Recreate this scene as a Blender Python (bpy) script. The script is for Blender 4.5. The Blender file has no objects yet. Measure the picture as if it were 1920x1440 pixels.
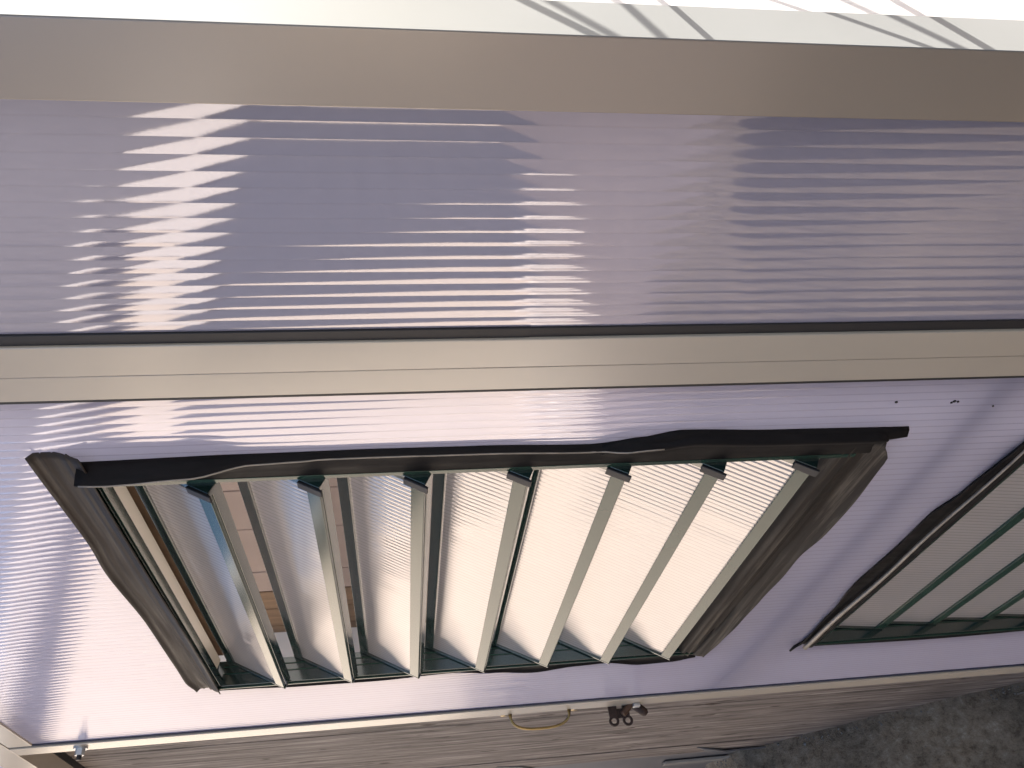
import bpy, bmesh, math, random
from mathutils import Vector, Matrix
random.seed(7)
R = math.radians
sc = bpy.context.scene
col = sc.collection

# ------------------------------------------------------------ camera, sky, sun, exposure
S = 0.36            # metres per layout unit (camera to wall distance)
H = 1.42            # camera height above the ground
def W(u, v, w):     # u along the wall away from the corner, v up from eye level, w out from the wall
    return Vector((-u * S, -w * S, H + v * S))
cam = bpy.data.cameras.new('camera'); co = bpy.data.objects.new('camera', cam); col.objects.link(co); sc.camera = co
cam.sensor_width = 36; cam.lens = 1553 / 1920 * 36; cam.clip_start = 0.02; cam.clip_end = 2000
hh = Vector((-0.10032293, 0.59521396, 0.79728015)); dd = Vector((0.98940041, -0.02487319, 0.14306693)); oo = Vector((0.10498634, 0.80318221, -0.58640959))
m = Matrix(((-hh.x, hh.y, hh.z, 0), (-oo.x, oo.y, oo.z, 0), (-dd.x, dd.y, dd.z, 0), (0, 0, 0, 1)))
co.matrix_world = Matrix.Translation(W(0, 0, 1)) @ m
cam.dof.use_dof = False

SUN_EL, SUN_AZ = R(29), math.atan2(0.80, 0.60)
wd = bpy.data.worlds.new('World'); sc.world = wd; wd.use_nodes = True
nt = wd.node_tree; bg = nt.nodes['Background']
sky = nt.nodes.new('ShaderNodeTexSky'); sky.sky_type = 'NISHITA'; sky.sun_disc = False
sky.sun_elevation = SUN_EL; sky.sun_rotation = SUN_AZ; sky.air_density = 1.0; sky.dust_density = 1.2
nt.links.new(sky.outputs[0], bg.inputs[0]); bg.inputs[1].default_value = 0.13
sl = bpy.data.lights.new('sun', 'SUN'); sl.energy = 5.0; sl.angle = R(0.5); sl.color = (1, 0.93, 0.84)
so = bpy.data.objects.new('sun', sl); col.objects.link(so)
sdir = Vector((math.sin(SUN_AZ) * math.cos(SUN_EL), math.cos(SUN_AZ) * math.cos(SUN_EL), math.sin(SUN_EL)))
so.rotation_euler = sdir.to_track_quat('Z', 'Y').to_euler(); so.location = (0, 0, 8)
sc.view_settings.view_transform = 'Standard'; sc.view_settings.look = 'None'; sc.view_settings.gamma = 1
sc.view_settings.use_curve_mapping = False
sc.view_settings.exposure = 1.25
sc.render.engine = 'CYCLES'
sc.cycles.max_bounces = 10; sc.cycles.transmission_bounces = 6; sc.cycles.glossy_bounces = 5; sc.cycles.diffuse_bounces = 5

# ------------------------------------------------------------ materials
class N:
    def __init__(s, name):
        s.m = bpy.data.materials.new(name); s.m.use_nodes = True; s.t = s.m.node_tree
        s.b = s.t.nodes['Principled BSDF']; s.out = s.t.nodes['Material Output']
    def n(s, kind, **kw):
        x = s.t.nodes.new('ShaderNode' + kind)
        for k, v in kw.items():
            if hasattr(x, k): setattr(x, k, v)
            else: x.inputs[k.replace('_', ' ')].default_value = v
        return x
    def l(s, a, b): s.t.links.new(a, b)
    def set(s, **kw):
        for k, v in kw.items(): s.b.inputs[k.replace('_', ' ')].default_value = v
    def noise(s, scale, detail=4, stretch=(1, 1, 1), rough=0.55, dist=0.0):
        tc = s.n('TexCoord'); mp = s.n('Mapping'); s.l(tc.outputs['Object'], mp.inputs[0]); mp.inputs['Scale'].default_value = stretch
        x = s.n('TexNoise'); x.inputs['Scale'].default_value = scale; x.inputs['Detail'].default_value = detail
        x.inputs['Roughness'].default_value = rough; x.inputs['Distortion'].default_value = dist
        s.l(mp.outputs[0], x.inputs[0]); return x
    def ramp(s, fac, stops):
        r = s.n('ValToRGB'); e = r.color_ramp.elements
        while len(e) < len(stops): e.new(0.5)
        for el, (p, c) in zip(e, stops): el.position = p; el.color = (*c, 1)
        s.l(fac, r.inputs[0]); return r
    def bump(s, h, strength=0.2, dist=0.001):
        b = s.n('Bump'); b.inputs['Strength'].default_value = strength; b.inputs['Distance'].default_value = dist
        s.l(h, b.inputs['Height']); s.l(b.outputs[0], s.b.inputs['Normal']); return b
def simple(name, c, rough=0.5, ior=1.5, metal=0, var=0.12, scale=20, stretch=(1, 1, 1), bump=0.0, bd=0.001, bscale=None, coat=0):
    a = N(name); a.set(Roughness=rough, IOR=ior, Metallic=metal); a.b.inputs['Coat Weight'].default_value = coat; a.b.inputs['Coat Roughness'].default_value = 0.08
    ns = a.noise(scale, 5, stretch)
    a.l(a.ramp(ns.outputs[0], [(0.3, tuple(x * (1 - var) for x in c)), (0.7, tuple(min(1, x * (1 + var)) for x in c))]).outputs[0], a.b.inputs['Base Color'])
    if bump:
        nb = a.noise(bscale or scale * 4, 6, stretch); a.bump(nb.outputs[0], bump, bd)
    return a.m

def fres(a, ior=1.59):
    # same reflectance from either side of the sheet
    f = a.n('Fresnel'); gm = a.n('NewGeometry'); mr = a.n('MapRange'); a.l(gm.outputs['Backfacing'], mr.inputs[0])
    mr.inputs[3].default_value = ior; mr.inputs[4].default_value = 1 / ior; a.l(mr.outputs[0], f.inputs[0]); return f
def sheet_mat(name, tint, trans, rough, line=0.12, dirt=0.06, gl=(0.21, 0.37)):
    a = N(name); a.t.nodes.remove(a.b)
    uv = a.n('UVMap'); sx = a.n('SeparateXYZ'); a.l(uv.outputs[0], sx.inputs[0])
    fr = a.n('Math', operation='FRACT'); a.l(sx.outputs[0], fr.inputs[0])
    pp = a.n('Math', operation='PINGPONG'); a.l(sx.outputs[0], pp.inputs[0]); pp.inputs[1].default_value = 0.5
    mr = a.n('MapRange'); a.l(pp.outputs[0], mr.inputs[0]); mr.inputs[1].default_value = 0.0; mr.inputs[2].default_value = 0.10
    mr.inputs[3].default_value = 1 - line; mr.inputs[4].default_value = 1.0
    ns = a.noise(9, 5, (1, 1, 0.35)); r = a.ramp(ns.outputs[0], [(0.3, tuple(x * (1 - dirt) for x in tint)), (0.7, tint)])
    mx = a.n('VectorMath', operation='SCALE'); a.l(r.outputs[0], mx.inputs[0]); a.l(mr.outputs[0], mx.inputs['Scale'])
    d = a.n('BsdfDiffuse'); a.l(mx.outputs[0], d.inputs[0])
    t = a.n('BsdfTranslucent'); a.l(mx.outputs[0], t.inputs[0])
    m1 = a.n('MixShader'); m1.inputs[0].default_value = trans; a.l(d.outputs[0], m1.inputs[1]); a.l(t.outputs[0], m1.inputs[2])
    g = a.n('BsdfGlossy'); g.inputs['Color'].default_value = (0.97, 0.94, 0.95, 1)
    n2 = a.noise(26, 5, (1, 1, 0.5)); rr = a.n('MapRange'); a.l(n2.outputs[0], rr.inputs[0]); rr.inputs[1].default_value = 0.35; rr.inputs[2].default_value = 0.7
    rr.inputs[3].default_value = rough * 0.7; rr.inputs[4].default_value = rough * 1.6; a.l(rr.outputs[0], g.inputs['Roughness'])
    n3 = a.noise(140, 3); b = a.n('Bump'); b.inputs['Strength'].default_value = 0.025; b.inputs['Distance'].default_value = 0.0004
    a.l(n3.outputs[0], b.inputs['Height']); a.l(b.outputs[0], g.inputs['Normal'])
    f = fres(a)
    # pearly outer skin: strong gloss face-on, rising gently towards grazing
    i2 = a.n('MapRange'); a.l(f.outputs[0], i2.inputs[0]); i2.inputs[1].default_value = 0.05; i2.inputs[2].default_value = 0.45
    i2.inputs[3].default_value = gl[0]; i2.inputs[4].default_value = gl[1]
    m2 = a.n('MixShader'); a.l(i2.outputs[0], m2.inputs[0]); a.l(m1.outputs[0], m2.inputs[1]); a.l(g.outputs[0], m2.inputs[2])
    a.l(m2.outputs[0], a.out.inputs[0]); return a.m

M = {}
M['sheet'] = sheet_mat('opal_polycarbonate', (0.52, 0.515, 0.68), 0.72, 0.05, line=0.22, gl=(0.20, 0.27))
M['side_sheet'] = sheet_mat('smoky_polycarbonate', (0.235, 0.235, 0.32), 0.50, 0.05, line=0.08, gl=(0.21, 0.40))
M['end_sheet'] = sheet_mat('white_ribbed_sheet', (0.88, 0.88, 0.87), 0.5, 0.08, line=0.05)
M['blade_sheet'] = sheet_mat('clear_ribbed_polycarbonate', (0.39, 0.37, 0.37), 0.5, 0.07, line=0.5, gl=(0.25, 0.41))
M['cream'] = simple('cream_powder_coat', (0.42, 0.37, 0.30), 0.24, 1.8, var=0.03, scale=6, bump=0.06, bd=0.0003, bscale=300)
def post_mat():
    a = N('smudged_shaded_cream'); a.set(Roughness=0.24, IOR=2.15)
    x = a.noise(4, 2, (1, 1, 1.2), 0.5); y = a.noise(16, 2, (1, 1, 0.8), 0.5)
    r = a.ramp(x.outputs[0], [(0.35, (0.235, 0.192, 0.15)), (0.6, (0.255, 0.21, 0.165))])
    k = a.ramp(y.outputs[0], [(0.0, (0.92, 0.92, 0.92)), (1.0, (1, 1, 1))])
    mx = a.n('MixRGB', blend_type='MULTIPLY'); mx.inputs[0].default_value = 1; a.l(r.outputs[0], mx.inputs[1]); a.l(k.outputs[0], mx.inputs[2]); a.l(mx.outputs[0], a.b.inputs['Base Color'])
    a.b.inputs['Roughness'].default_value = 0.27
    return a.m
M['post_cream_shaded'] = post_mat()  # cream darkened to hold the shade on the near post, faint smudges over it
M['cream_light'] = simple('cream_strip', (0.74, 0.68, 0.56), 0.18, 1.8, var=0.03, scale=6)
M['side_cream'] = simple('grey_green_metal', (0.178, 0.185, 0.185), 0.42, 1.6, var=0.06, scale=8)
M['green'] = simple('dark_green_enamel', (0.010, 0.026, 0.024), 0.12, 1.9, var=0.15, scale=30, bump=0.05, bd=0.0002, bscale=60)
M['green_rail'] = simple('green_enamel_rail', (0.015, 0.042, 0.030), 0.16, 1.45, var=0.12, scale=24, bump=0.05, bd=0.0002, bscale=80)
M['gasket'] = simple('black_gasket', (0.010, 0.010, 0.013), 0.55, 1.45, var=0.2)
M['gap'] = simple('dark_joint', (0.03, 0.035, 0.06), 0.6, 1.4, var=0.1)
M['steel'] = simple('bolt_steel', (0.45, 0.48, 0.52), 0.35, 1.5, metal=0.9, var=0.2, scale=90)
M['brass'] = simple('brass', (0.27, 0.20, 0.09), 0.33, 1.5, metal=1, var=0.15, scale=60)
M['rust'] = simple('rusty_iron', (0.032, 0.018, 0.015), 0.6, 1.5, metal=0.3, var=0.5, scale=120, bump=0.4, bd=0.0006)
M['copper'] = simple('bronze_barrel', (0.12, 0.072, 0.052), 0.5, 1.5, metal=0.6, var=0.3, scale=80, bump=0.3, bd=0.0004)

def roof_sheet():
    a = N('clear_roof_sheet'); a.t.nodes.remove(a.b)
    t = a.n('BsdfTranslucent'); t.inputs[0].default_value = (0.85, 0.84, 0.86, 1); c = a.n('BsdfTransparent'); c.inputs[0].default_value = (0.9, 0.9, 0.92, 1)
    m = a.n('MixShader'); m.inputs[0].default_value = 0.05; a.l(t.outputs[0], m.inputs[1]); a.l(c.outputs[0], m.inputs[2])
    g = a.n('BsdfGlossy'); g.inputs['Roughness'].default_value = 0.08; f = fres(a)
    m2 = a.n('MixShader'); a.l(f.outputs[0], m2.inputs[0]); a.l(m.outputs[0], m2.inputs[1]); a.l(g.outputs[0], m2.inputs[2]); a.l(m2.outputs[0], a.out.inputs[0]); return a.m
M['roof_sheet'] = roof_sheet()
M['floor'] = simple('pale_greenhouse_floor', (0.76, 0.70, 0.66), 0.9, 1.4, var=0.08, scale=4, bump=0.2, bd=0.003)
def rubber(name, base, dirt, amt, stretch, ior=1.45, rg=(0.4, 0.7)):
    a = N(name); a.set(Roughness=0.5, IOR=ior)
    ns = a.noise(24, 8, stretch, 0.7); r = a.ramp(ns.outputs[0], [(0.42, base), (0.5 + 0.12 * (1 - amt), tuple(b * 1.7 for b in base)), (0.80 - 0.12 * amt, dirt)])
    a.l(r.outputs[0], a.b.inputs['Base Color'])
    n2 = a.noise(60, 6, stretch); a.bump(n2.outputs[0], 0.35, 0.0006)
    rr = a.ramp(n2.outputs[0], [(0.3, (rg[0],) * 3), (0.7, (rg[1],) * 3)]); a.l(rr.outputs[0], a.b.inputs['Roughness'])
    return a.m
M['rubber'] = rubber('rubber_seal', (0.020, 0.015, 0.012), (0.09, 0.072, 0.055), 0.25, (0.12, 1, 1.5), 1.4, (0.5, 0.8))
M['rubber_black'] = rubber('rubber_seal_black', (0.007, 0.006, 0.006), (0.02, 0.018, 0.015), 0.0, (1, 1, 0.3), 1.25, (0.6, 0.85))
M['tan_rubber'] = simple('pale_tan_rubber', (0.24, 0.205, 0.165), 0.4, 1.5, var=0.3, scale=60)  # paler tan than the black seal strips
M['rubber_scuffed'] = rubber('rubber_seal_scuffed', (0.013, 0.010, 0.008), (0.20, 0.17, 0.13), 0.85, (0.07, 1, 2.2), 1.35, (0.5, 0.85))

def wood():
    a = N('weathered_wood'); a.set(Roughness=0.75, IOR=1.4)
    oi = a.n('ObjectInfo')
    tc = a.n('TexCoord'); mp = a.n('Mapping'); mp.inputs['Scale'].default_value = (60, 60, 3.0)
    ad = a.n('VectorMath', operation='ADD'); a.l(tc.outputs['Object'], ad.inputs[0])
    cb = a.n('CombineXYZ'); mu = a.n('Math', operation='MULTIPLY'); mu.inputs[1].default_value = 40; a.l(oi.outputs['Random'], mu.inputs[0]); a.l(mu.outputs[0], cb.inputs[2]); a.l(mu.outputs[0], cb.inputs[0])
    a.l(cb.outputs[0], ad.inputs[1]); a.l(ad.outputs[0], mp.inputs[0])
    x = a.n('TexNoise'); x.inputs['Scale'].default_value = 1.6; x.inputs['Detail'].default_value = 9; x.inputs['Roughness'].default_value = 0.7; a.l(mp.outputs[0], x.inputs[0])
    r = a.ramp(x.outputs[0], [(0.34, (0.038, 0.030, 0.027)), (0.46, (0.125, 0.104, 0.092)), (0.55, (0.185, 0.157, 0.14)), (0.67, (0.34, 0.30, 0.27))])
    m2 = a.n('Mapping'); m2.inputs['Scale'].default_value = (26, 26, 6); a.l(ad.outputs[0], m2.inputs[0])
    y = a.n('TexNoise'); y.inputs['Scale'].default_value = 2.4; y.inputs['Detail'].default_value = 2; a.l(m2.outputs[0], y.inputs[0])
    k = a.ramp(y.outputs[0], [(0.27, (0.25, 0.2, 0.18)), (0.33, (1, 1, 1))])
    mx = a.n('MixRGB', blend_type='MULTIPLY'); mx.inputs[0].default_value = 1; a.l(r.outputs[0], mx.inputs[1]); a.l(k.outputs[0], mx.inputs[2])
    a.l(mx.outputs[0], a.b.inputs['Base Color']); a.bump(x.outputs[0], 0.5, 0.0012)
    return a.m
M['wood'] = wood()
M['grey_board'] = simple('dark_grey_board', (0.075, 0.078, 0.09), 0.5, 1.5, var=0.15, scale=9, bump=0.2)
M['pale_chip'] = simple('pale_grey_strip', (0.15, 0.145, 0.14), 0.6, 1.45, var=0.15, scale=30, bump=0.2)
def ground_mat():
    a = N('concrete_soil'); a.set(Roughness=0.9, IOR=1.4)
    x = a.noise(45, 14, rough=0.8); y = a.noise(4, 5)
    r = a.ramp(x.outputs[0], [(0.36, (0.13, 0.10, 0.072)), (0.48, (0.30, 0.245, 0.185)), (0.57, (0.38, 0.32, 0.25)), (0.68, (0.58, 0.51, 0.42))])
    k = a.ramp(y.outputs[0], [(0.35, (0.7, 0.7, 0.7)), (0.65, (1.15, 1.12, 1.08))])
    mx = a.n('MixRGB', blend_type='MULTIPLY'); mx.inputs[0].default_value = 1; a.l(r.outputs[0], mx.inputs[1]); a.l(k.outputs[0], mx.inputs[2])
    a.l(mx.outputs[0], a.b.inputs['Base Color']); a.bump(x.outputs[0], 1.0, 0.02); return a.m
M['ground'] = ground_mat()
M['paving'] = simple('pinkish_paving', (0.28, 0.235, 0.22), 0.85, 1.4, var=0.15, scale=3, bump=0.3, bd=0.004)
M['render'] = simple('cream_render', (0.82, 0.72, 0.62), 0.85, 1.4, var=0.04, scale=2, bump=0.25, bd=0.003)
M['roof'] = simple('grey_roof_tiles', (0.17, 0.16, 0.165), 0.7, 1.45, var=0.2, scale=6, bump=0.3, bd=0.004)
M['white'] = simple('white_paint', (0.82, 0.77, 0.73), 0.5, 1.5, var=0.04, scale=5)
M['shutter'] = simple('blue_grey_shutter', (0.075, 0.08, 0.10), 0.5, 1.5, var=0.15, scale=4)
M['dark_glass'] = simple('window_glass', (0.02, 0.022, 0.025), 0.05, 1.6, var=0.1)
M['beige_board'] = simple('beige_board', (0.40, 0.305, 0.25), 0.8, 1.4, var=0.05, scale=3, bump=0.1, bd=0.002)
M['brown_board'] = simple('brown_board', (0.24, 0.15, 0.085), 0.75, 1.4, var=0.25, scale=5, stretch=(4, 4, 0.6), bump=0.3, bd=0.002)
M['terracotta'] = simple('terracotta', (0.17, 0.065, 0.035), 0.85, 1.4, var=0.15, scale=6, bump=0.2, bd=0.002)
M['blocker'] = simple('blocker_dark_plastic', (0.02, 0.018, 0.015), 0.5, 1.45, var=0.2, scale=8)
M['leaf'] = simple('hedge_leaf', (0.05, 0.085, 0.03), 0.6, 1.45, var=0.3, scale=3)

# ------------------------------------------------------------ mesh helpers (layout units unless .raw)
class MB:
    def __init__(s): s.v = []; s.f = []; s.uv = []; s.sm = False; s.raw = False
    def add(s, vs, fs, uvs=None):
        k = len(s.v); s.v += [tuple(p) for p in vs]; s.f += [tuple(i + k for i in f) for f in fs]
        s.uv += (uvs if uvs else [(0.5, 0.0)] * len(vs))
    def box(s, u0, u1, v0, v1, w0, w1):
        s.add([(u, v, w) for u in (u0, u1) for v in (v0, v1) for w in (w0, w1)],
              [(0, 1, 3, 2), (4, 6, 7, 5), (0, 4, 5, 1), (2, 3, 7, 6), (0, 2, 6, 4), (1, 5, 7, 3)])
    def prism(s, prof, axis, a, b):      # closed profile swept along u ('u': prof=(v,w)) or v ('v': prof=(u,w))
        n = len(prof)
        f3 = (lambda p, t: (t, p[0], p[1])) if axis == 'u' else (lambda p, t: (p[0], t, p[1]))
        vs = [f3(p, a) for p in prof] + [f3(p, b) for p in prof]
        s.add(vs, [(i, (i + 1) % n, n + (i + 1) % n, n + i) for i in range(n)] + [tuple(range(n - 1, -1, -1)), tuple(range(n, 2 * n))])
    def rings(s, rings, close=True, caps=True):
        n = len(rings[0]); vs = [p for r in rings for p in r]; fs = []
        for i in range(len(rings) - 1):
            for j in range(n if close else n - 1):
                a = i * n + j; b = i * n + (j + 1) % n; fs.append((a, b, b + n, a + n))
        if caps and close: fs += [tuple(range(n - 1, -1, -1)), tuple(range((len(rings) - 1) * n, len(rings) * n))]
        s.add(vs, fs)
    def tube(s, pts, r, n=12):
        pts = [Vector(p) for p in pts]; rs = r if isinstance(r, (list, tuple)) else [r] * len(pts); out = []
        for i, p in enumerate(pts):
            t = (pts[min(i + 1, len(pts) - 1)] - pts[max(i - 1, 0)]).normalized()
            a = t.cross(Vector((0.13, 0.31, 0.94))).normalized(); b = t.cross(a)
            out.append([tuple(p + (a * math.cos(q) + b * math.sin(q)) * rs[i]) for q in [2 * math.pi * k / n for k in range(n)]])
        s.rings(out)
    def build(s, name, mat, parent=None, origin=None, kind=None, bevel=0.0, smooth=False, recalc=True, solid=0.0):
        # origin in the same coordinates as the mesh
        conv = (lambda p: Vector(p)) if s.raw else (lambda p: W(*p))
        P = [conv(p) for p in s.v]
        if origin is None:
            c = sum(P, Vector()) / len(P); o = Vector((c.x, c.y, min(p.z for p in P)))
        else: o = conv(origin)
        me = bpy.data.meshes.new(name); me.from_pydata([p - o for p in P], [], s.f)
        uvl = me.uv_layers.new(name='UVMap')
        for lp in me.loops: uvl.data[lp.index].uv = s.uv[lp.vertex_index]
        if recalc:
            bm = bmesh.new(); bm.from_mesh(me); bmesh.ops.recalc_face_normals(bm, faces=bm.faces); bm.to_mesh(me); bm.free()
        me.materials.append(M[mat]); me.update()
        ob = bpy.data.objects.new(name, me); col.objects.link(ob)
        if smooth:
            for p in me.polygons: p.use_smooth = True
        if solid:
            sd = ob.modifiers.new('thickness', 'SOLIDIFY'); sd.thickness = solid; sd.offset = 0
        if bevel:
            bv = ob.modifiers.new('edge', 'BEVEL'); bv.width = bevel; bv.segments = 2; bv.limit_method = 'ANGLE'
            for p in me.polygons: p.use_smooth = True
            wn = ob.modifiers.new('wn', 'WEIGHTED_NORMAL')
        if parent:
            ob.parent = parent; ob.location = o - wloc(parent)
        else: ob.location = o
        if kind: ob['kind'] = kind
        return ob
def wloc(o):
    l = Vector(o.location)
    while o.parent: o = o.parent; l += Vector(o.location)
    return l
def tag(o, label, cat, group=None):
    o['label'] = label; o['category'] = cat
    if group: o['group'] = group
    return o
def empty(name, loc, label, cat, group=None):
    o = bpy.data.objects.new(name, None); col.objects.link(o); o.location = loc; o.empty_display_size = 0.1
    return tag(o, label, cat, group)
def box(name, mat, b, parent=None, bevel=0.0, kind=None, raw=False):
    k = MB(); k.raw = raw; k.box(*b); return k.build(name, mat, parent, bevel=bevel, kind=kind)
def copy_tree(o, parent=None):
    c = o.copy(); col.objects.link(c); c.parent = parent
    for ch in list(o.children): copy_tree(ch, c)
    return c

PITCH = 0.02917
rr = random.Random(3)
def ribs(mb, u0, u1, segs, w=0.0, pitch=PITCH, slope=0.065, n=8, skew=0.0, jitter=0.12, vsub=4):
    # pillowed flutes of a twin wall sheet, each a smooth strip of its own; segs(uc) -> list of (v0, v1)
    k = max(1, round((u1 - u0) / pitch)); p = (u1 - u0) / k
    for i in range(k):
        a = u0 + i * p; sl = slope * (1 + rr.uniform(-jitter, jitter)); sk = skew + rr.uniform(-0.02, 0.02)
        ph = rr.uniform(0, 6.28)
        for v0, v1 in segs(a + p / 2):
            vs = []; uv = []; fs = []
            for jv in range(vsub + 1):
                vv = v0 + (v1 - v0) * jv / vsub
                wob = 0.00004 * math.sin(vv * 5 + ph)
                for j in range(n + 1):
                    t = j / n; x = 2 * t - 1
                    ww = w + sl * p / 4 * (1 - x * x) + sk * p * (t - 0.5) * 0.3 + wob
                    vs.append((a + p * t, vv, ww)); uv.append((i + t, vv))
            for jv in range(vsub):
                for j in range(n):
                    q = jv * (n + 1) + j; fs.append((q, q + n + 1, q + n + 2, q + 1))
            mb.add(vs, fs, uv)

# ------------------------------------------------------------ ground, paving
def gh(u, w):
    # cement piled up against the foot of the plank wall
    base = -H / S
    t = u - 4.30
    h = 0.0
    if t > 0:
        h = 1.30 * t if t < 0.85 else 1.105 + 0.95 * (t - 0.85) - 0.11 * (t - 0.85) ** 2
        h = min(h, 1.75)
    f = 1.0 if w < 0.9 else max(0.0, 1 - (w - 0.9) / 3.0) ** 1.5
    return base + h * f
g = MB(); nu, nw = 120, 70
us = [0.3 + 9.0 * i / nu for i in range(nu + 1)]; ws = [-0.6 + 8.0 * (j / nw) ** 1.4 for j in range(nw + 1)]
vs = []
for u in us:
    for w in ws:
        ed = min(1, (u - 0.3) / 0.5, (9.3 - u) / 0.5, (7.4 - w) / 0.5)
        nz = (0.035 * math.sin(7 * u + 3 * w) * math.sin(5 * w - 2 * u) + 0.02 * math.sin(19 * u + 11 * w) + 0.013 * math.sin(41 * u - 23 * w) + rr.uniform(-.014, .014))
        vs.append((u, gh(u, w) + nz * min(1.0, max(0, u - 3.6)) * ed + 0.03 * ed - 0.002 - (0 if ed > 0 else 0.02), w))
g.add(vs, [(i * (nw + 1) + j, (i + 1) * (nw + 1) + j, (i + 1) * (nw + 1) + j + 1, i * (nw + 1) + j + 1) for i in range(nu) for j in range(nw)])
g.build('cement_ground', 'ground', kind='structure', smooth=True)
g = MB(); g.raw = True
g.add([(-60, -60, 0), (60, -60, 0), (60, 60, 0), (-60, 60, 0)], [(0, 1, 2, 3)]); g.build('ground', 'paving', kind='structure')
g = MB(); g.raw = True
g.add([(1.5, -1.5, 0.004), (-4.2, -1.5, 0.004), (-4.2, 1.0, 0.004), (1.5, 1.0, 0.004)], [(0, 1, 2, 3)]); g.build('soil_bed', 'ground', kind='structure')
g = MB()
for i in range(260):
    u = rr.uniform(4.0, 6.4); w = rr.uniform(-0.1, 0.6) if rr.random() < .25 else rr.uniform(-0.11, -0.06); r = rr.uniform(0.003, 0.010) * (1 if rr.random() < .85 else 1.7)
    c = Vector((u, gh(u, w) + 0.03, w)); q = [Vector((rr.uniform(.6, 1), 0, 0)), Vector((0, rr.uniform(.5, 1), 0)), Vector((0, 0, rr.uniform(.6, 1)))]
    g.add([c + q[0] * r, c - q[0] * r, c + q[1] * r, c - q[1] * r, c + q[2] * r, c - q[2] * r],
          [(0, 2, 4), (2, 1, 4), (1, 3, 4), (3, 0, 4), (2, 0, 5), (1, 2, 5), (3, 1, 5), (0, 3, 5)])
g.build('grit', 'pale_chip', kind='stuff')

# ------------------------------------------------------------ greenhouse frame and panels
gr = empty('greenhouse', W(0.64, -H / S, 0), 'cream framed lean-to greenhouse with ribbed translucent panels and a sunlit end wall', 'greenhouse')
BOT, TOP = -H / S + 0.02, 2.05
# corner post: front face w=0, end face looks along -u
box('corner_post', 'post_cream_shaded', (0.5885, 0.706, BOT, TOP, -0.0825, 0.001), gr, 0.0007)
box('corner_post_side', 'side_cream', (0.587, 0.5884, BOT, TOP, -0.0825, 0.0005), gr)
# end wall
e = MB()
k = 90; w0, w1 = -4.1, -0.084
for i in range(k):
    a = w0 + (w1 - w0) * i / k; p = (w1 - w0) / k; n = 3; vs = []; uv = []
    for vv in (BOT, TOP):
        for j in range(n + 1):
            t = j / n; x = 2 * t - 1; vs.append((0.596 - 0.0006 * (1 - x * x), vv, a + p * t)); uv.append((i + t, vv))
    e.add(vs, [(j, j + 1, j + n + 2, j + n + 1) for j in range(n)], uv)
e.build('end_panel', 'end_sheet', gr, recalc=False)
e = MB(); e.add([(0.598, TOP + 0.121, -0.09), (0.598, TOP + 0.121, -4.1), (0.598, 3.28, -4.1)], [(0, 1, 2)]); e.build('gable_panel', 'end_sheet', gr, recalc=False)
e = MB(); e.box(0.587, 0.62, TOP, TOP + 0.12, -4.1, -0.09); e.build('gable_rail', 'cream', gr)
box('end_post', 'cream', (0.587, 0.706, BOT, 3.2, -4.18, -4.10), gr)
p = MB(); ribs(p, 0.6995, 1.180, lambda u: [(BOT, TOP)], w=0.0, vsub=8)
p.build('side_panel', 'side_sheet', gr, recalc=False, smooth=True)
# black gasket with a lap joint at v=-0.26
q = MB(); q.box(1.178, 1.2045, BOT, -0.2585, -0.004, 0.0042); q.box(1.177, 1.2045, -0.262, TOP, -0.004, 0.005)
q.build('gasket', 'gasket', gr, bevel=0.0005)
box('door_post', 'cream', (1.205, 1.2905, BOT, TOP, -0.10, 0.010), gr, 0.0008)
box('door_gap_filler', 'gap', (1.2907, 1.2933, BOT, TOP, -0.08, 0.0), gr)
# header over the doorway, running on over the plank wall, and the panel above it
box('header', 'cream', (1.205, 9.0, 1.578, 1.70, -0.088, 0.006), gr, 0.0008)
p = MB(); ribs(p, 1.21, 9.0, lambda u: [(1.702, TOP)], w=0.0, n=5, vsub=2); p.build('upper_panel', 'sheet', gr, recalc=False, smooth=True)
box('eave_beam', 'cream', (0.587, 9.0, TOP, TOP + 0.12, -0.09, 0.012), gr, 0.001)
p = MB(); k = 120
for i in range(k):
    a = 0.6 + (9.0 - 0.6) * i / k; b = a + 8.4 / k
    p.add([(a, TOP + 0.125, 0.05), (b, TOP + 0.125, 0.05), (b, 3.3, -4.1), (a, 3.3, -4.1), ((a + b) / 2, TOP + 0.129, 0.05), ((a + b) / 2, 3.304, -4.1)],
          [(0, 4, 5, 3), (4, 1, 2, 5)], [(i, 0), (i + 1, 0), (i + 1, 1), (i, 1), (i + .5, 0), (i + .5, 1)])
p.build('roof_panel', 'roof_sheet', gr, recalc=False)
for i in range(5):
    a = 0.65 + 2.05 * i; r = MB()
    r.add([(a + x, v, w) for x in (0, 0.1) for v, w in ((TOP + 0.0, -0.1), (TOP + 0.12, -0.1), (3.29, -4.1), (3.17, -4.1))],
          [(0, 1, 2, 3), (4, 7, 6, 5), (0, 4, 5, 1), (1, 5, 6, 2), (2, 6, 7, 3), (3, 7, 4, 0)]); r.build('rafter', 'cream', gr)

box('greenhouse_floor', 'floor', (0.60, 14.2, -H / S + 0.005, -H / S + 0.06, -4.19, -0.21), kind='structure')
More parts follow.
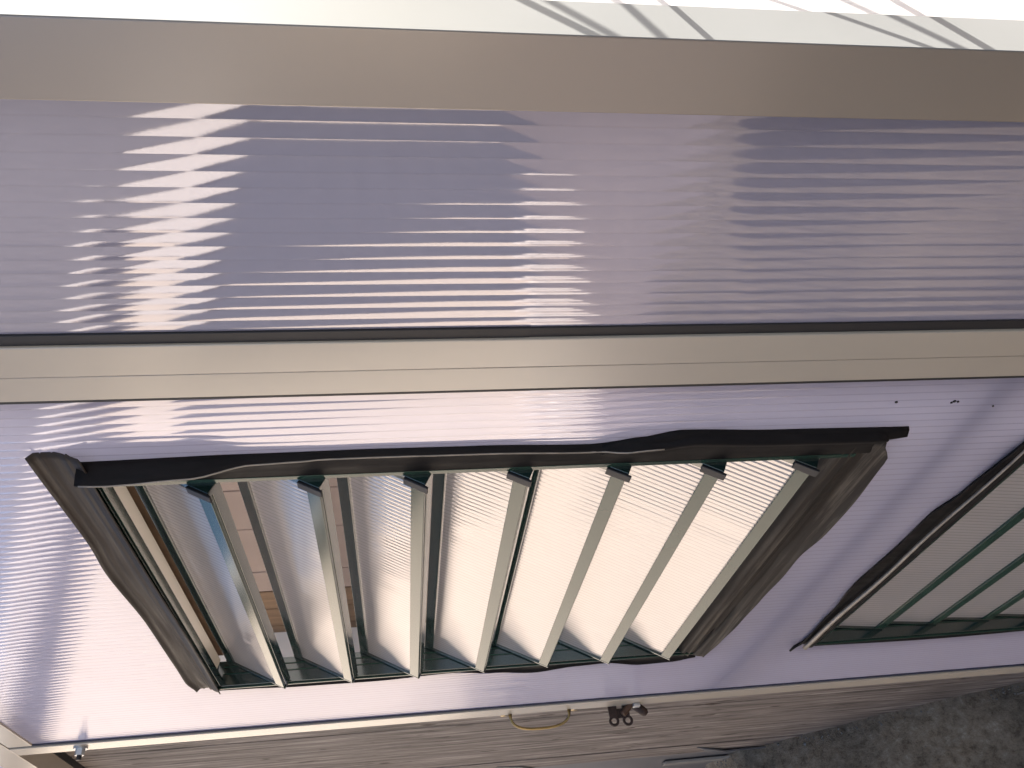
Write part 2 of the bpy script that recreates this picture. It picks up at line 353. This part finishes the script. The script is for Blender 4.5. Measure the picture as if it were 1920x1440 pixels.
# ------------------------------------------------------------ the door
door = empty('greenhouse_door', W(1.30, -H / S, 0), 'ribbed translucent greenhouse door in cream frame with two green louvred vents', 'door')
DB, DT = -3.86, 1.568
box('stile', 'cream', (1.2935, 1.3675, DB, DT, -0.09, 0.008), door, 0.0007)
box('stile_gasket', 'gasket', (1.3676, 1.3745, DB, DT, -0.01, 0.0075), door)
box('stile', 'cream', (3.752, 3.85, DB, DT, -0.09, 0.012), door, 0.0007)
box('stile_gasket', 'gap', (3.738, 3.752, DB, DT, -0.01, 0.006), door)
box('door_rail', 'cream', (1.3745, 3.738, DT - 0.09, DT, -0.09, 0.008), door, 0.0007)
box('door_rail', 'cream', (1.3745, 3.738, DB, DB + 0.14, -0.09, 0.008), door, 0.0007)
box('door_rail', 'cream', (1.3745, 3.738, -1.445, -1.375, -0.085, -0.035), door)
WIN = [(1.655, -1.145), (-1.66, -3.44)]
WIN = [(0.655, -1.145), (-1.66, -3.46)]
U0, U1 = 1.672, 3.160
def segs(u):
    if U0 - 0.03 < u < U1 + 0.02:
        return [(WIN[0][0] + 0.01, DT), (WIN[1][0] + 0.01, WIN[0][1] - 0.01), (DB, WIN[1][1] - 0.01)]
    return [(DB, DT)]
p = MB(); ribs(p, 1.3745, 3.740, segs, w=0.0, vsub=5, slope=0.075); p.build('door_sheet', 'sheet', door, recalc=False, smooth=True)

def vent_frame(top, bot, label):
    f = MB(); d = -0.085
    f.box(U0, U0 + 0.014, bot, top, -0.078, 0.012)            # near jamb
    f.box(U1 - 0.018, U1, bot, top, -0.078, 0.012)            # far jamb
    f.box(U0 + 0.014, U1 - 0.018, top - 0.014, top + 0.014, -0.024, 0.012)   # head
    f.box(U0 + 0.014, U1 - 0.018, bot, bot + 0.016, -0.078, 0.012)
    o = f.build('vent_frame', 'green', door, bevel=0.0006); o['label'] = label
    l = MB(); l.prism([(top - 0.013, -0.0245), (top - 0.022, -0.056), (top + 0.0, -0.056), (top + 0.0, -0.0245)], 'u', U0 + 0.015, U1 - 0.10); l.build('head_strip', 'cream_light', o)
    l = MB(); l.box(U0 + 0.015, U1 - 0.02, top - 0.023, top + 0.02, -0.13, -0.10); l.build('batten', 'brown_board', o)
    l = MB(); l.box(U0 - 0.002, U0 + 0.013, bot, top, 0.0125, 0.016); l.build('front_lip', 'green_rail', o, bevel=0.0003)
    l = MB(); l.box(U1 - 0.006, U1 + 0.002, bot, top, 0.0125, 0.018); l.build('front_lip', 'green_rail', o, bevel=0.0003)
    l = MB()
    for w in (-0.030, -0.055): l.box(U1 - 0.021, U1 - 0.0185, bot + .02, top - .02, w - 0.002, w + 0.002)
    l.box(U0 + .015, U1 - .02, top - 0.005, top - 0.003, 0.0125, 0.014); l.build('frame_ridge', 'green_rail', o)
    return o
vent_frame(*WIN[0], 'upper vent frame, blades tilted wide open')
vent_frame(*WIN[1], 'lower vent frame, blades nearly shut')

def make_blade(th, L=0.243):
    # local frame: blade hinges along u at (v=0,w=0) and runs down and out; s along the blade, t normal to it
    c, s_ = math.cos(th), math.sin(th)
    def X(u, s, t): return (u, -s * c + t * s_, s * s_ + t * c)
    ua, ub = 1.706, 3.128
    root = bpy.data.objects.new('louvre_blade', None); col.objects.link(root); root.empty_display_size = 0.02
    def bx(name, mat, u0, u1, s0, s1, t0, t1, bev=0.0005, pr=root):
        k = MB(); k.add([X(u, s, t) for u in (u0, u1) for s in (s0, s1) for t in (t0, t1)],
              [(0, 1, 3, 2), (4, 6, 7, 5), (0, 4, 5, 1), (2, 3, 7, 6), (0, 2, 6, 4), (1, 5, 7, 3)])
        o = k.build(name, mat, None, origin=(0, 0, 0), bevel=bev); o.parent = root; o.location = (0, 0, 0); return o
    bx('hinge_rail', 'green', ua, ub, 0.0, 0.034, -0.012, 0.008)
    bx('bottom_rail', 'green_rail', ua, ub, L - 0.035, L, -0.002, 0.009)
    bx('rail_flange', 'green', ua, ub, L - 0.010, L + 0.002, -0.032, -0.0025)
    bx('end_cap', 'green', ua - 0.022, ua, 0.03, L + 0.004, -0.030, 0.012)
    bx('end_cap', 'green', ub, ub + 0.008, 0.0, L + 0.004, -0.024, 0.010)
    bx('end_clip', 'gasket', ua - 0.020, ua + 0.006, L - 0.05, L + 0.012, 0.0125, 0.019)
    k = MB(); pitch = 0.0195; n = round((ub - ua) / pitch); p = (ub - ua) / n; nn = 6
    for i in range(n):
        a = ua + i * p; sl = 0.10 * (1 + rr.uniform(-.15, .15)); vs = []; uv = []; fs = []
        for s in (0.030, 0.115, L - 0.033):
            for j in range(nn + 1):
                t = j / nn; x = 2 * t - 1; vs.append(X(a + p * t, s, 0.001 + sl * p / 4 * (1 - x * x))); uv.append((i + t, s))
        for jv in range(2):
            for j in range(nn): q_ = jv * (nn + 1) + j; fs.append((q_, q_ + 1, q_ + nn + 2, q_ + nn + 1))
        k.add(vs, fs, uv)
    o = k.build('blade_sheet', 'blade_sheet', None, origin=(0, 0, 0), recalc=False, smooth=True); o.parent = root; o.location = (0, 0, 0)
    for ch in root.children: pass
    return root
def place_blades(th, tops, w, L):
    proto = make_blade(th, L); zero = W(0, 0, 0)
    # meshes were built about W(0,0,0); the blade's own origin therefore sits at W(0, v, w)
    for i, v in enumerate(tops):
        b = proto if i == 0 else copy_tree(proto)
        b.parent = door; b.location = W(0, v, w) - wloc(door); b.rotation_euler.x = R(rr.uniform(-0.9, 0.9))
place_blades(math.atan2(0.112, 0.212), [0.624 - 0.2415 * i for i in range(7)], -0.085, 0.243)
place_blades(R(5), [WIN[1][0] - 0.035 - 0.2415 * i for i in range(7)], -0.052, 0.262)

# ------------------------------------------------------------ rubber seals
def interp(tab, x):
    for (a, ya), (b, yb) in zip(tab, tab[1:]):
        if x <= b:
            t = min(1, max(0, (x - a) / (b - a))); t = t * t * (3 - 2 * t); return ya + (yb - ya) * t
    return tab[-1][1]
def seal(mat, axis, a, b, prof, label=None, n=64):
    # prof(x) -> list of (across, w) ; axis 'u': (u=x, v=across)   axis 'v': (v=x, u=across)
    s = MB(); R_ = []
    for i in range(n + 1):
        x = a + (b - a) * i / n
        R_.append([(x, c, w) if axis == 'u' else (c, x, w) for c, w in prof(x)])
    s.rings(R_, close=False, caps=False)
    o = s.build('rubber_seal', mat, door, solid=0.0014, smooth=True)
    if label: o['label'] = label
    return o
wob = lambda x, a, f, ph: a * math.sin(f * x + ph)
# along the top of the upper vent (runs horizontally)
def p_top(x):
    o = interp([(1.55, 0.752), (1.96, 0.745), (2.13, 0.752), (2.5, 0.738), (2.9, 0.741), (3.07, 0.744), (3.18, 0.728)], x); e = 0.0 if x < 2.8 else (x - 2.8) * 0.02
    return [(o + 0.002, 0.016), (o - 0.003, 0.010), (o - 0.010, 0.003), (o - 0.020, 0.002), (o - 0.023, 0.005), (o - 0.026, 0.002), (o - 0.040, 0.001), (o - 0.046, 0.004), (o - 0.05, 0.002),
            (0.683, 0.008), (0.680, 0.0105), (0.677, 0.008), (0.668, 0.015), (0.652, 0.022), (0.645 + 0.003 * math.sin(4 * x), 0.030)]
seal('rubber', 'u', 1.557, 3.175, p_top, 'brownish curled seal strip')
# near side of the upper vent (runs vertically), upper stretch with its lip curling outward
def lipw(v):
    return interp([(-1.15, 0.030), (-0.85, 0.030), (-0.55, 0.028), (-0.445, 0.007), (-0.318, 0.001), (-0.133, -0.004), (0.057, 0.0), (0.211, 0.015), (0.303, 0.018), (0.44, 0.046), (0.60, 0.052), (0.70, 0.047)], v)
def p_near(x):
    l = lipw(x); t = interp([(-1.2, 1.571), (-0.9, 1.567), (-0.69, 1.556), (-0.6, 1.575), (-0.45, 1.60), (-0.2, 1.590), (0.05, 1.587), (0.3, 1.59), (0.7, 1.600)], x)
    cut = 0.02 if x > 0.66 else 0
    l = max(l, 0.012)
    return [(t, 0.002), (t + 0.002, 0.3 * l + 0.002), (t + 0.005, 0.7 * l + 0.003), (t + 0.010, l + 0.004), (t + 0.016, l + 0.003), (t + 0.03, l * 0.75 + 0.003), (t + 0.05, 0.008 + l * 0.3), (U0 - 0.003, 0.013)]
seal('rubber_black', 'v', -1.18, 0.668, p_near, 'long black wavy seal strip')
s = MB(); R_ = []
for i in range(31):
    v = -1.238 + (1.238 - 0.48) * i / 30; l = interp([(-1.238, 0.010), (-1.19, 0.030), (-0.9, 0.024), (-0.62, 0.022), (-0.48, 0.012)], v); u = interp([(-1.24, 1.568), (-0.9, 1.562), (-0.66, 1.549), (-0.56, 1.575), (-0.48, 1.596)], v)
    R_.append([(u, v, 0.004), (u + 0.004, v, 0.012), (u + 0.02, v, 0.018 + l * 0.2), (u + 0.034, v, 0.010 + l * 0.3)])
s.rings(R_, False, False); s.build('rubber_seal', 'rubber_black', door, solid=0.0014, smooth=True)
# under the upper vent
def p_bot(x):
    o = interp([(1.61, -1.19), (1.70, -1.232), (1.92, -1.24), (2.1, -1.238), (2.25, -1.222), (2.42, -1.23), (2.6, -1.222), (2.8, -1.212), (3.0, -1.20), (3.18, -1.188)], x)
    return [(-1.082, -0.01), (-1.096, 0.010), (-1.108, 0.014), (-1.118, 0.009), (-1.128, 0.016), (-1.136, 0.010), (-1.146, 0.012), (-1.152, 0.006), (-1.160, 0.012), (-1.166, 0.006), (o + 0.05, 0.010), (o + 0.02, 0.018), (o, 0.022 + 0.003 * math.sin(7 * x)), (o - 0.004, 0.027 + 0.004 * math.sin(7 * x))]
seal('rubber_scuffed', 'u', 1.612, 3.18, p_bot, 'scuffed brown seal strip')
# far side of the upper vent
def p_far(x):
    o = interp([(-1.165, 3.20), (-1.08, 3.235), (-0.95, 3.242), (-0.79, 3.190), (-0.68, 3.200), (-0.52, 3.240), (-0.35, 3.205), (-0.2, 3.170), (0.1, 3.198), (0.37, 3.194), (0.55, 3.176), (0.67, 3.172)], x)
    return [(3.165, 0.004), (3.168, 0.010), ((3.165 + o) / 2, 0.006), (o - 0.008, 0.010), (o - 0.002, 0.018)]
seal('rubber_black', 'v', -1.165, 0.665, p_far)
# lower vent: top strip with a curled bright edge, and the far strip
def p_top2(x):
    o = interp([(0.6, -1.60), (1.65, -1.608), (1.92, -1.584), (2.05, -1.556), (2.26, -1.560), (2.55, -1.552), (2.85, -1.582), (3.11, -1.598), (3.2, -1.590)], x)
    return [(o + 0.002, 0.012), (o - 0.008, 0.002), (-1.622, 0.004), (-1.626, 0.008), (-1.630, 0.014), (-1.638, 0.020), (-1.646, 0.020), (-1.655, 0.016)]
seal('rubber_black', 'u', 1.60, 3.175, p_top2, 'seal strip with a bright curled edge')
k = MB(); k.tube([(1.62 + 1.55 * i / 40, -1.612 - 0.004 * math.sin(i * .35), 0.022) for i in range(41)], [0.003 + 0.006 * (i / 40) for i in range(41)], 8); k.build('seal_bead', 'tan_rubber', door, smooth=True)
k = MB(); k.tube([(t_[0] + 0.011, v_, max(0.012, lipw(v_)) + 0.0055) for v_ in [-0.62 + 1.28 * i / 60 for i in range(61)] for t_ in [p_near(v_)[0]]], 0.0022, 6); k.build('seal_bead', 'tan_rubber', door, smooth=True)
# unseen dark battens added behind the sheet to shade it round each vent
for top, bot in WIN:
    for n_, b_ in enumerate(((U0 - 0.075, U0 - 0.001, bot - 0.06, top + 0.06), (U1 + 0.001, U1 + 0.05, bot - 0.06, top + 0.06), (U0, U1, top + 0.021, top + 0.08), (U0, U1, bot - 0.08, bot - 0.012))):
        box('shade_batten', 'gasket', (b_[0], b_[1], b_[2], b_[3], -0.076, -0.020), door)
def p_far2(x): 
    o = 3.185 + 0.012 * math.sin(5 * x)
    return [(3.165, 0.004), (3.168, 0.010), (o - 0.008, 0.007), (o, 0.016)]
seal('rubber_black', 'v', -3.45, -1.66, p_far2)
seal('rubber_black', 'v', -3.45, -1.66, lambda x: [(1.66 - 0.02, 0.012), (1.645, 0.02), (1.62, 0.012), (1.60, 0.004)])
s = MB(); s.tube([(3.16, -1.60, 0.006), (3.185, -1.582, 0.010), (3.215, -1.572, 0.016)], [0.006, 0.006, 0.004], 8); s.build('seal_tail', 'rubber_black', door, smooth=True)

# ------------------------------------------------------------ bolt on the stile, handle, latch
b = MB(); b.tube([(3.80, 1.31, 0.012), (3.80, 1.31, 0.020)], 0.028, 16); b.tube([(3.80, 1.31, 0.020), (3.80, 1.31, 0.044)], 0.019, 6); 
for u_, v_, r_ in ((1.466, -1.155, 0.0035), (1.470, -1.305, 0.004), (1.475, -1.30, 0.003), (1.472, -1.315, 0.003), (1.495, -1.42, 0.0025)):
    k = MB(); k.tube([(u_, v_, 0.0005), (u_, v_, 0.003)], r_, 7); k.build('dirt_speck', 'gasket', door)
bo = b.build('bolt', 'steel', door); b = MB(); b.tube([(3.80, 1.31, 0.044), (3.80, 1.31, 0.062)], 0.010, 10); b.build('bolt_tip', 'gasket', bo)
hd = empty('bow_handle', W(3.90, -0.78, 0), 'thin curved brass pull handle on the planks beside the cream door edge', 'handle')
pts = [(3.84, -0.478, 0.0)]
for i in range(17):
    t = i / 16; a = math.pi * t; pts.append((3.84 + 0.02 * math.sin(a), -0.62 + 0.135 * math.copysign(abs(math.cos(a)) ** 0.75, math.cos(a)), 0.012 + 0.066 * math.sin(a) ** 0.7))
k = MB(); k.tube(pts[1:], [0.009] + [0.0058] * 15 + [0.009], 12); k.build('grip', 'brass', hd, smooth=True)
for v in (-0.462, -0.785):
    k = MB(); k.tube([(3.872, v, -0.118), (3.872, v, -0.02), (3.868, v, 0.008)], [0.016, 0.013, 0.017], 14); k.build('foot', 'brass', hd, smooth=True)
    k = MB(); k.box(3.853, 3.905, v - 0.028, v + 0.028, -0.118, -0.108); k.build('foot_plate', 'brass', hd, bevel=0.0006)
lt = empty('hasp_latch', W(3.9, -1.16, 0), 'rusty brown latch with two ring holes beside the brass handle', 'latch')
def ring(cu, cv, cw, R1, R2, th, n=28):
    k = MB(); rr_ = []
    for i in range(n + 1):
        a = 2 * math.pi * i / n; c, s = math.cos(a), math.sin(a)
        rr_.append([(cu + d, cv + c * r, cw + s * r) for r, d in ((R1, -th), (R2, -th), (R2, th), (R1, th))])
    k.rings(rr_, True, False); return k
for v, w in ((-0.958, 0.074), (-1.022, 0.076)):
    ring(3.86, v, w, 0.0125, 0.0235, 0.006).build('ring', 'rust', lt, bevel=0.0005)
for a, b_ in ((-0.981, -0.937), (-1.040, -1.003)):
    k = MB(); k.add([(u, v, w) for u in (3.853, 3.867) for v, w in ((a, -0.02), (b_, -0.02), (b_ - 0.003, 0.06), (a + 0.006, 0.058))], [(0, 1, 2, 3), (7, 6, 5, 4), (0, 4, 5, 1), (1, 5, 6, 2), (2, 6, 7, 3), (3, 7, 4, 0)]); k.build('plate', 'rust', lt, bevel=0.001)
k = MB(); k.add([(u, v, w) for u in (3.862, 3.874) for v, w in ((-1.01, 0.02), (-0.97, 0.02), (-0.975, 0.062), (-1.005, 0.062))], [(0, 1, 2, 3), (7, 6, 5, 4), (0, 4, 5, 1), (1, 5, 6, 2), (2, 6, 7, 3), (3, 7, 4, 0)]); k.build('web', 'rust', lt)
k = MB(); k.tube([(3.85, -1.048, 0.006), (3.848, -1.0, 0.050)], [0.0155, 0.0155], 18); k.build('barrel', 'copper', lt, bevel=0.0008)
k = MB(); k.tube([(3.85, -1.053, 0.001), (3.85, -1.047, 0.007)], [0.019, 0.019], 18); k.build('collar', 'rust', lt, bevel=0.0006)
k = MB(); k.tube([(3.87, -1.05, 0.00), (3.873, -1.085, 0.022), (3.876, -1.112, 0.044), (3.876, -1.12, 0.052)], [0.016, 0.021, 0.020, 0.010], 14); k.build('lever', 'rust', lt, smooth=True)
k = MB(); k.box(3.87, 3.90, -1.07, -0.94, -0.118, 0.0); k.build('back_plate', 'rust', lt, bevel=0.001)
k = MB(); k.box(3.815, 3.846, -1.082, -1.050, 0.0125, 0.028); k.build('catch', 'steel', lt, bevel=0.001)

# ------------------------------------------------------------ plank wall beyond the door
pw_ = empty('plank_wall', W(4.6, -H / S, -0.12), 'weathered grey brown vertical plank wall beyond the greenhouse door', 'wall')
edges = [3.86, 4.03, 4.22, 4.472, 4.775, 5.10, 5.42, 5.648]
for i, (a, b_) in enumerate(zip(edges, edges[1:])):
    z = rr.uniform(-0.002, 0.004)
    box('plank', 'wood', (a + 0.0035, b_ - 0.0035, -H / S - 0.02, 1.585, -0.18, -0.120 + z), pw_, 0.0008)
box('backing_board', 'gap', (3.86, 9.0, -H / S, 1.60, -0.20, -0.182), pw_)
box('shadow_gap_strip', 'gasket', (3.86, 9.0, 1.5755, 1.64, -0.180, -0.0885), pw_)  # black strip in place of the shadow gap between header and planks
gb = empty('grey_boarding', W(7, -H / S, -0.12), 'dark grey boarding at the end of the plank wall above the cement', 'boarding')
for i in range(8):
    a = 5.668 + 1.02 * i; box('board', 'grey_board', (a, a + 1.01, -H / S, 1.57, -0.18, -0.128 + rr.uniform(-.002, .002)), gb, 0.001)
k = MB()
k.add([(5.48, -1.87, -0.114), (5.60, -2.10, -0.10), (5.62, -2.45, -0.108), (5.66, -2.0, -0.118), (5.70, -2.7, -0.118), (5.50, -1.9, -0.12)], [(0, 1, 3), (1, 2, 4, 3), (0, 5, 3)])
tag(k.build('broken_strip', 'grey_board', solid=0.003), 'broken dark grey strip leaning on the planks near the cement', 'strip')
k = MB(); k.prism([(5.84, -0.12), (5.93, -0.12), (5.92, -0.105), (5.85, -0.105)], 'v', -3.0, -1.75)
tag(k.build('pale_lath', 'pale_chip', bevel=0.001), 'pale grey lath standing against the dark grey boarding', 'lath')
k = MB(); k.add([(5.52, -0.58, -0.116), (5.66, -0.66, -0.10), (5.70, -0.90, -0.108), (5.56, -0.74, -0.112)], [(0, 1, 2, 3)])
tag(k.build('torn_flap', 'pale_chip', solid=0.003), 'small torn grey flap at the lower frame edge left of the handle', 'flap')

# ------------------------------------------------------------ back wall seen through the open blades
bw = empty('boarded_back_wall', W(7, -H / S, -4.2), 'pinkish beige boarded wall seen between the open vent blades', 'wall')
e_ = [0.62] + [0.62 + 1.22 * i for i in range(1, 7)] + [9.12, 10.15, 11.5, 12.2]
for a, b_ in zip(e_, e_[1:]): box('panel', 'beige_board', (a + 0.012, b_ - 0.012, -H / S, 4.0, -4.4, -4.2 + rr.uniform(-.004, .004)), bw, 0.004)
for a, b_ in zip([12.2, 12.87, 13.6], [12.87, 13.6, 14.25]): box('brown_panel', 'brown_board', (a + 0.012, b_ - 0.012, -H / S, 4.0, -4.4, -4.19), bw, 0.004)
box('green_post', 'green_rail', (14.25, 14.62, -H / S, 4.0, -4.4, -4.15), bw, 0.004)
box('wall_core', 'gap', (0.62, 14.25, -H / S, 3.98, -4.5, -4.41), bw)
tag(box('terracotta_wall', 'terracotta', (14.7, 15.2, -H / S, 6.0, -9.0, 0.0)), 'terracotta wall glimpsed between the blades at the far end', 'wall')

# ------------------------------------------------------------ the yard that the panels mirror (behind the camera)
# house gable: wall facing along +x at x=-5
hs = empty('cream_house', (-5, -3, 0), 'sunlit cream rendered house across the yard, mirrored in the door panel', 'house')
X0 = -5.0
def rb(name, mat, x0, x1, y0, y1, z0, z1, parent, bevel=0.0):
    k = MB(); k.raw = True; k.box(x0, x1, y0, y1, z0, z1); return k.build(name, mat, parent, bevel=bevel)
rb('wall', 'render', X0 - 4, X0, -4.25, 2.0, 0, 3.35, hs)
rb('eave_soffit', 'roof', X0 - 4, X0 + 0.02, -4.25, 2.0, 3.352, 3.46, hs)
rf = MB(); rf.raw = True
rf.add([(X0 + 0.12, 2.1, 3.47), (X0 + 0.12, -4.25, 3.47), (X0 - 1.2, -4.25, 4.3), (X0 - 1.2, 2.1, 4.3), (X0 - 4, 2.1, 3.47), (X0 - 4, -4.25, 3.47)], [(0, 1, 2, 3), (3, 2, 5, 4), (0, 3, 4), (1, 5, 2)])
rf.build('roof', 'roof', hs)
rb('gutter', 'white', X0 + 0.121, X0 + 0.24, -4.25, 2.1, 3.49, 3.60, hs, 0.02)
gg = empty('garage', (-5.3, -7, 0), 'garage with blue grey shutter and white lintel beside the cream house', 'garage')
rb('wall', 'render', X0 - 4, X0 - 0.45, -9.5, -4.26, 0, 3.35, gg)
rb('shutter', 'shutter', X0 - 0.449, X0 - 0.40, -8.8, -4.4, 0.0, 3.0, gg)
rb('lintel', 'white', X0 - 0.449, X0 - 0.3, -9.5, -4.26, 3.02, 3.62, gg)
rb('roof', 'roof', X0 - 4, X0 - 0.25, -9.5, -4.26, 3.63, 7.4, gg)
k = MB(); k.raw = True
pl = [(-4.25, 0.9), (-3.5, 2.55), (-3.05, 2.95), (-4.25, 2.95)]  # dark wedge stands in for a slanting shadow on the house wall
k.add([(x, y, z) for x in (X0 + 0.005, X0 + 0.07) for y, z in pl], [(0, 1, 2, 3), (7, 6, 5, 4), (0, 4, 5, 1), (1, 5, 6, 2), (2, 6, 7, 3), (3, 7, 4, 0)]); k.build('shade_wedge', 'shutter', gg)
for i in range(9): rb('slat', 'shutter', X0 - 0.399, X0 - 0.385, -8.8, -4.4, 0.04 + 0.33 * i, 0.33 + 0.33 * i, gg)
# far house facing the greenhouse
h2 = empty('rear_house', (-2, -12, 0), 'two storey house facing the greenhouse across the paved yard', 'house')
rb('wall', 'render', -12, 9, -18, -12, 0, 3.4, h2)
rf = MB(); rf.raw = True; rf.add([(-12.3, -11.6, 3.41), (9.3, -11.6, 3.41), (9.3, -15, 5.6), (-12.3, -15, 5.6), (9.3, -18.4, 3.41), (-12.3, -18.4, 3.41)], [(0, 1, 2, 3), (3, 2, 4, 5), (1, 4, 2), (0, 3, 5)]); rf.build('roof', 'roof', h2)
for x in (-9, -5.5, -2, 1.5, 5): 
    f = rb('window', 'white', x, x + 1.5, -11.999, -11.95, 1.0, 2.4, h2); rb('pane', 'dark_glass', x + .08, x + 1.42, -11.949, -11.94, 1.08, 2.32, f)
for i, (yy, hh_) in enumerate(((-4.15, 0.34), (-3.75, 0.48), (-3.3, 0.40), (-2.9, 0.52), (-2.4, 0.36))):
    k = MB(); k.raw = True; xx = -4.7 + 0.08 * (i % 2)
    k.rings([[(xx + q_ * math.cos(2 * math.pi * a / 20), yy + q_ * math.sin(2 * math.pi * a / 20), z) for a in range(20)] for z, q_ in ((0, .11), (hh_ * .8, .155), (hh_ * .82, .175), (hh_, .18), (hh_, .15), (hh_ * .85, .145))])
    tag(k.build('white_pot', 'white'), ['short', 'tall', 'middling', 'tallest', 'squat'][i] + ' white plant pot standing on the sunlit paving before the cream house', 'pot', 'white pots along the cream house')
# wires strung beside the end wall; their shadows cross the corner post
def shadow_wire(p1, p2, d1, d2, r):
    t = -sdir; tl = Vector((-t.x, t.z, -t.y))        # travel direction in layout axes (u,v,w)
    a = Vector(p1) - tl * d1; b = Vector(p2) - tl * d2; dv = b - a
    a2 = a - dv * 1.2; b2 = b + dv * 0.8; k = MB(); k.tube([a2, b2], r, 8)
    tag(k.build('trellis_wire', 'gasket'), 'thin dark trellis wire strung beside the sunlit greenhouse end wall', 'wire', 'wires strung beside the end wall')
for a_ in (((0.587, -0.633, -0.084), (0.587, -0.756, -0.001), 0.30, 0.27, 0.0055),
           ((0.587, -0.798, -0.087), (0.587, -0.851, -0.001), 0.18, 0.18, 0.0080),
           ((0.587, -0.732, -0.082), (0.587, -0.800, -0.008), 0.8, 0.8, 0.0075),
           ((0.587, -0.401, -0.083), (0.587, -0.435, -0.002), 0.22, 0.22, 0.0055),
           ((0.587, -0.332, -0.085), (0.587, -0.368, -0.003), 0.9, 1.0, 0.0075),
           ((0.587, -0.192, -0.078), (0.587, -0.273, -0.002), 0.5, 0.5, 0.0080),
           ((0.587, -0.230, -0.078), (0.587, -0.300, -0.002), 1.1, 1.1, 0.0080)): shadow_wire(*a_)
# unseen barrel added to block light and darken the corner post
wb = empty('light_blocker', W(0.15, -H / S, 2.05), 'dark ribbed barrel added out of view to shade the greenhouse corner post', 'light blocker')
k = MB(); R_ = []
for z, r in ((0.0, 0.26), (0.03, 0.275), (0.35, 0.30), (0.37, 0.31), (0.39, 0.30), (0.75, 0.30), (0.77, 0.31), (0.79, 0.30), (1.20, 0.285), (1.22, 0.275)):
    R_.append([(0.15 + r / S * math.cos(2 * math.pi * q / 36), -H / S + z / S, 2.05 + r / S * math.sin(2 * math.pi * q / 36)) for q in range(36)])
k.rings(R_); k.build('barrel', 'blocker', wb, smooth=True)  # body of the added light blocker
k = MB(); k.rings([[(0.15 + r / S * math.cos(2 * math.pi * q / 36), -H / S + z / S, 2.05 + r / S * math.sin(2 * math.pi * q / 36)) for q in range(36)] for z, r in ((1.221, 0.295), (1.25, 0.295), (1.27, 0.26))]); k.build('blocker_lid', 'blocker', wb)
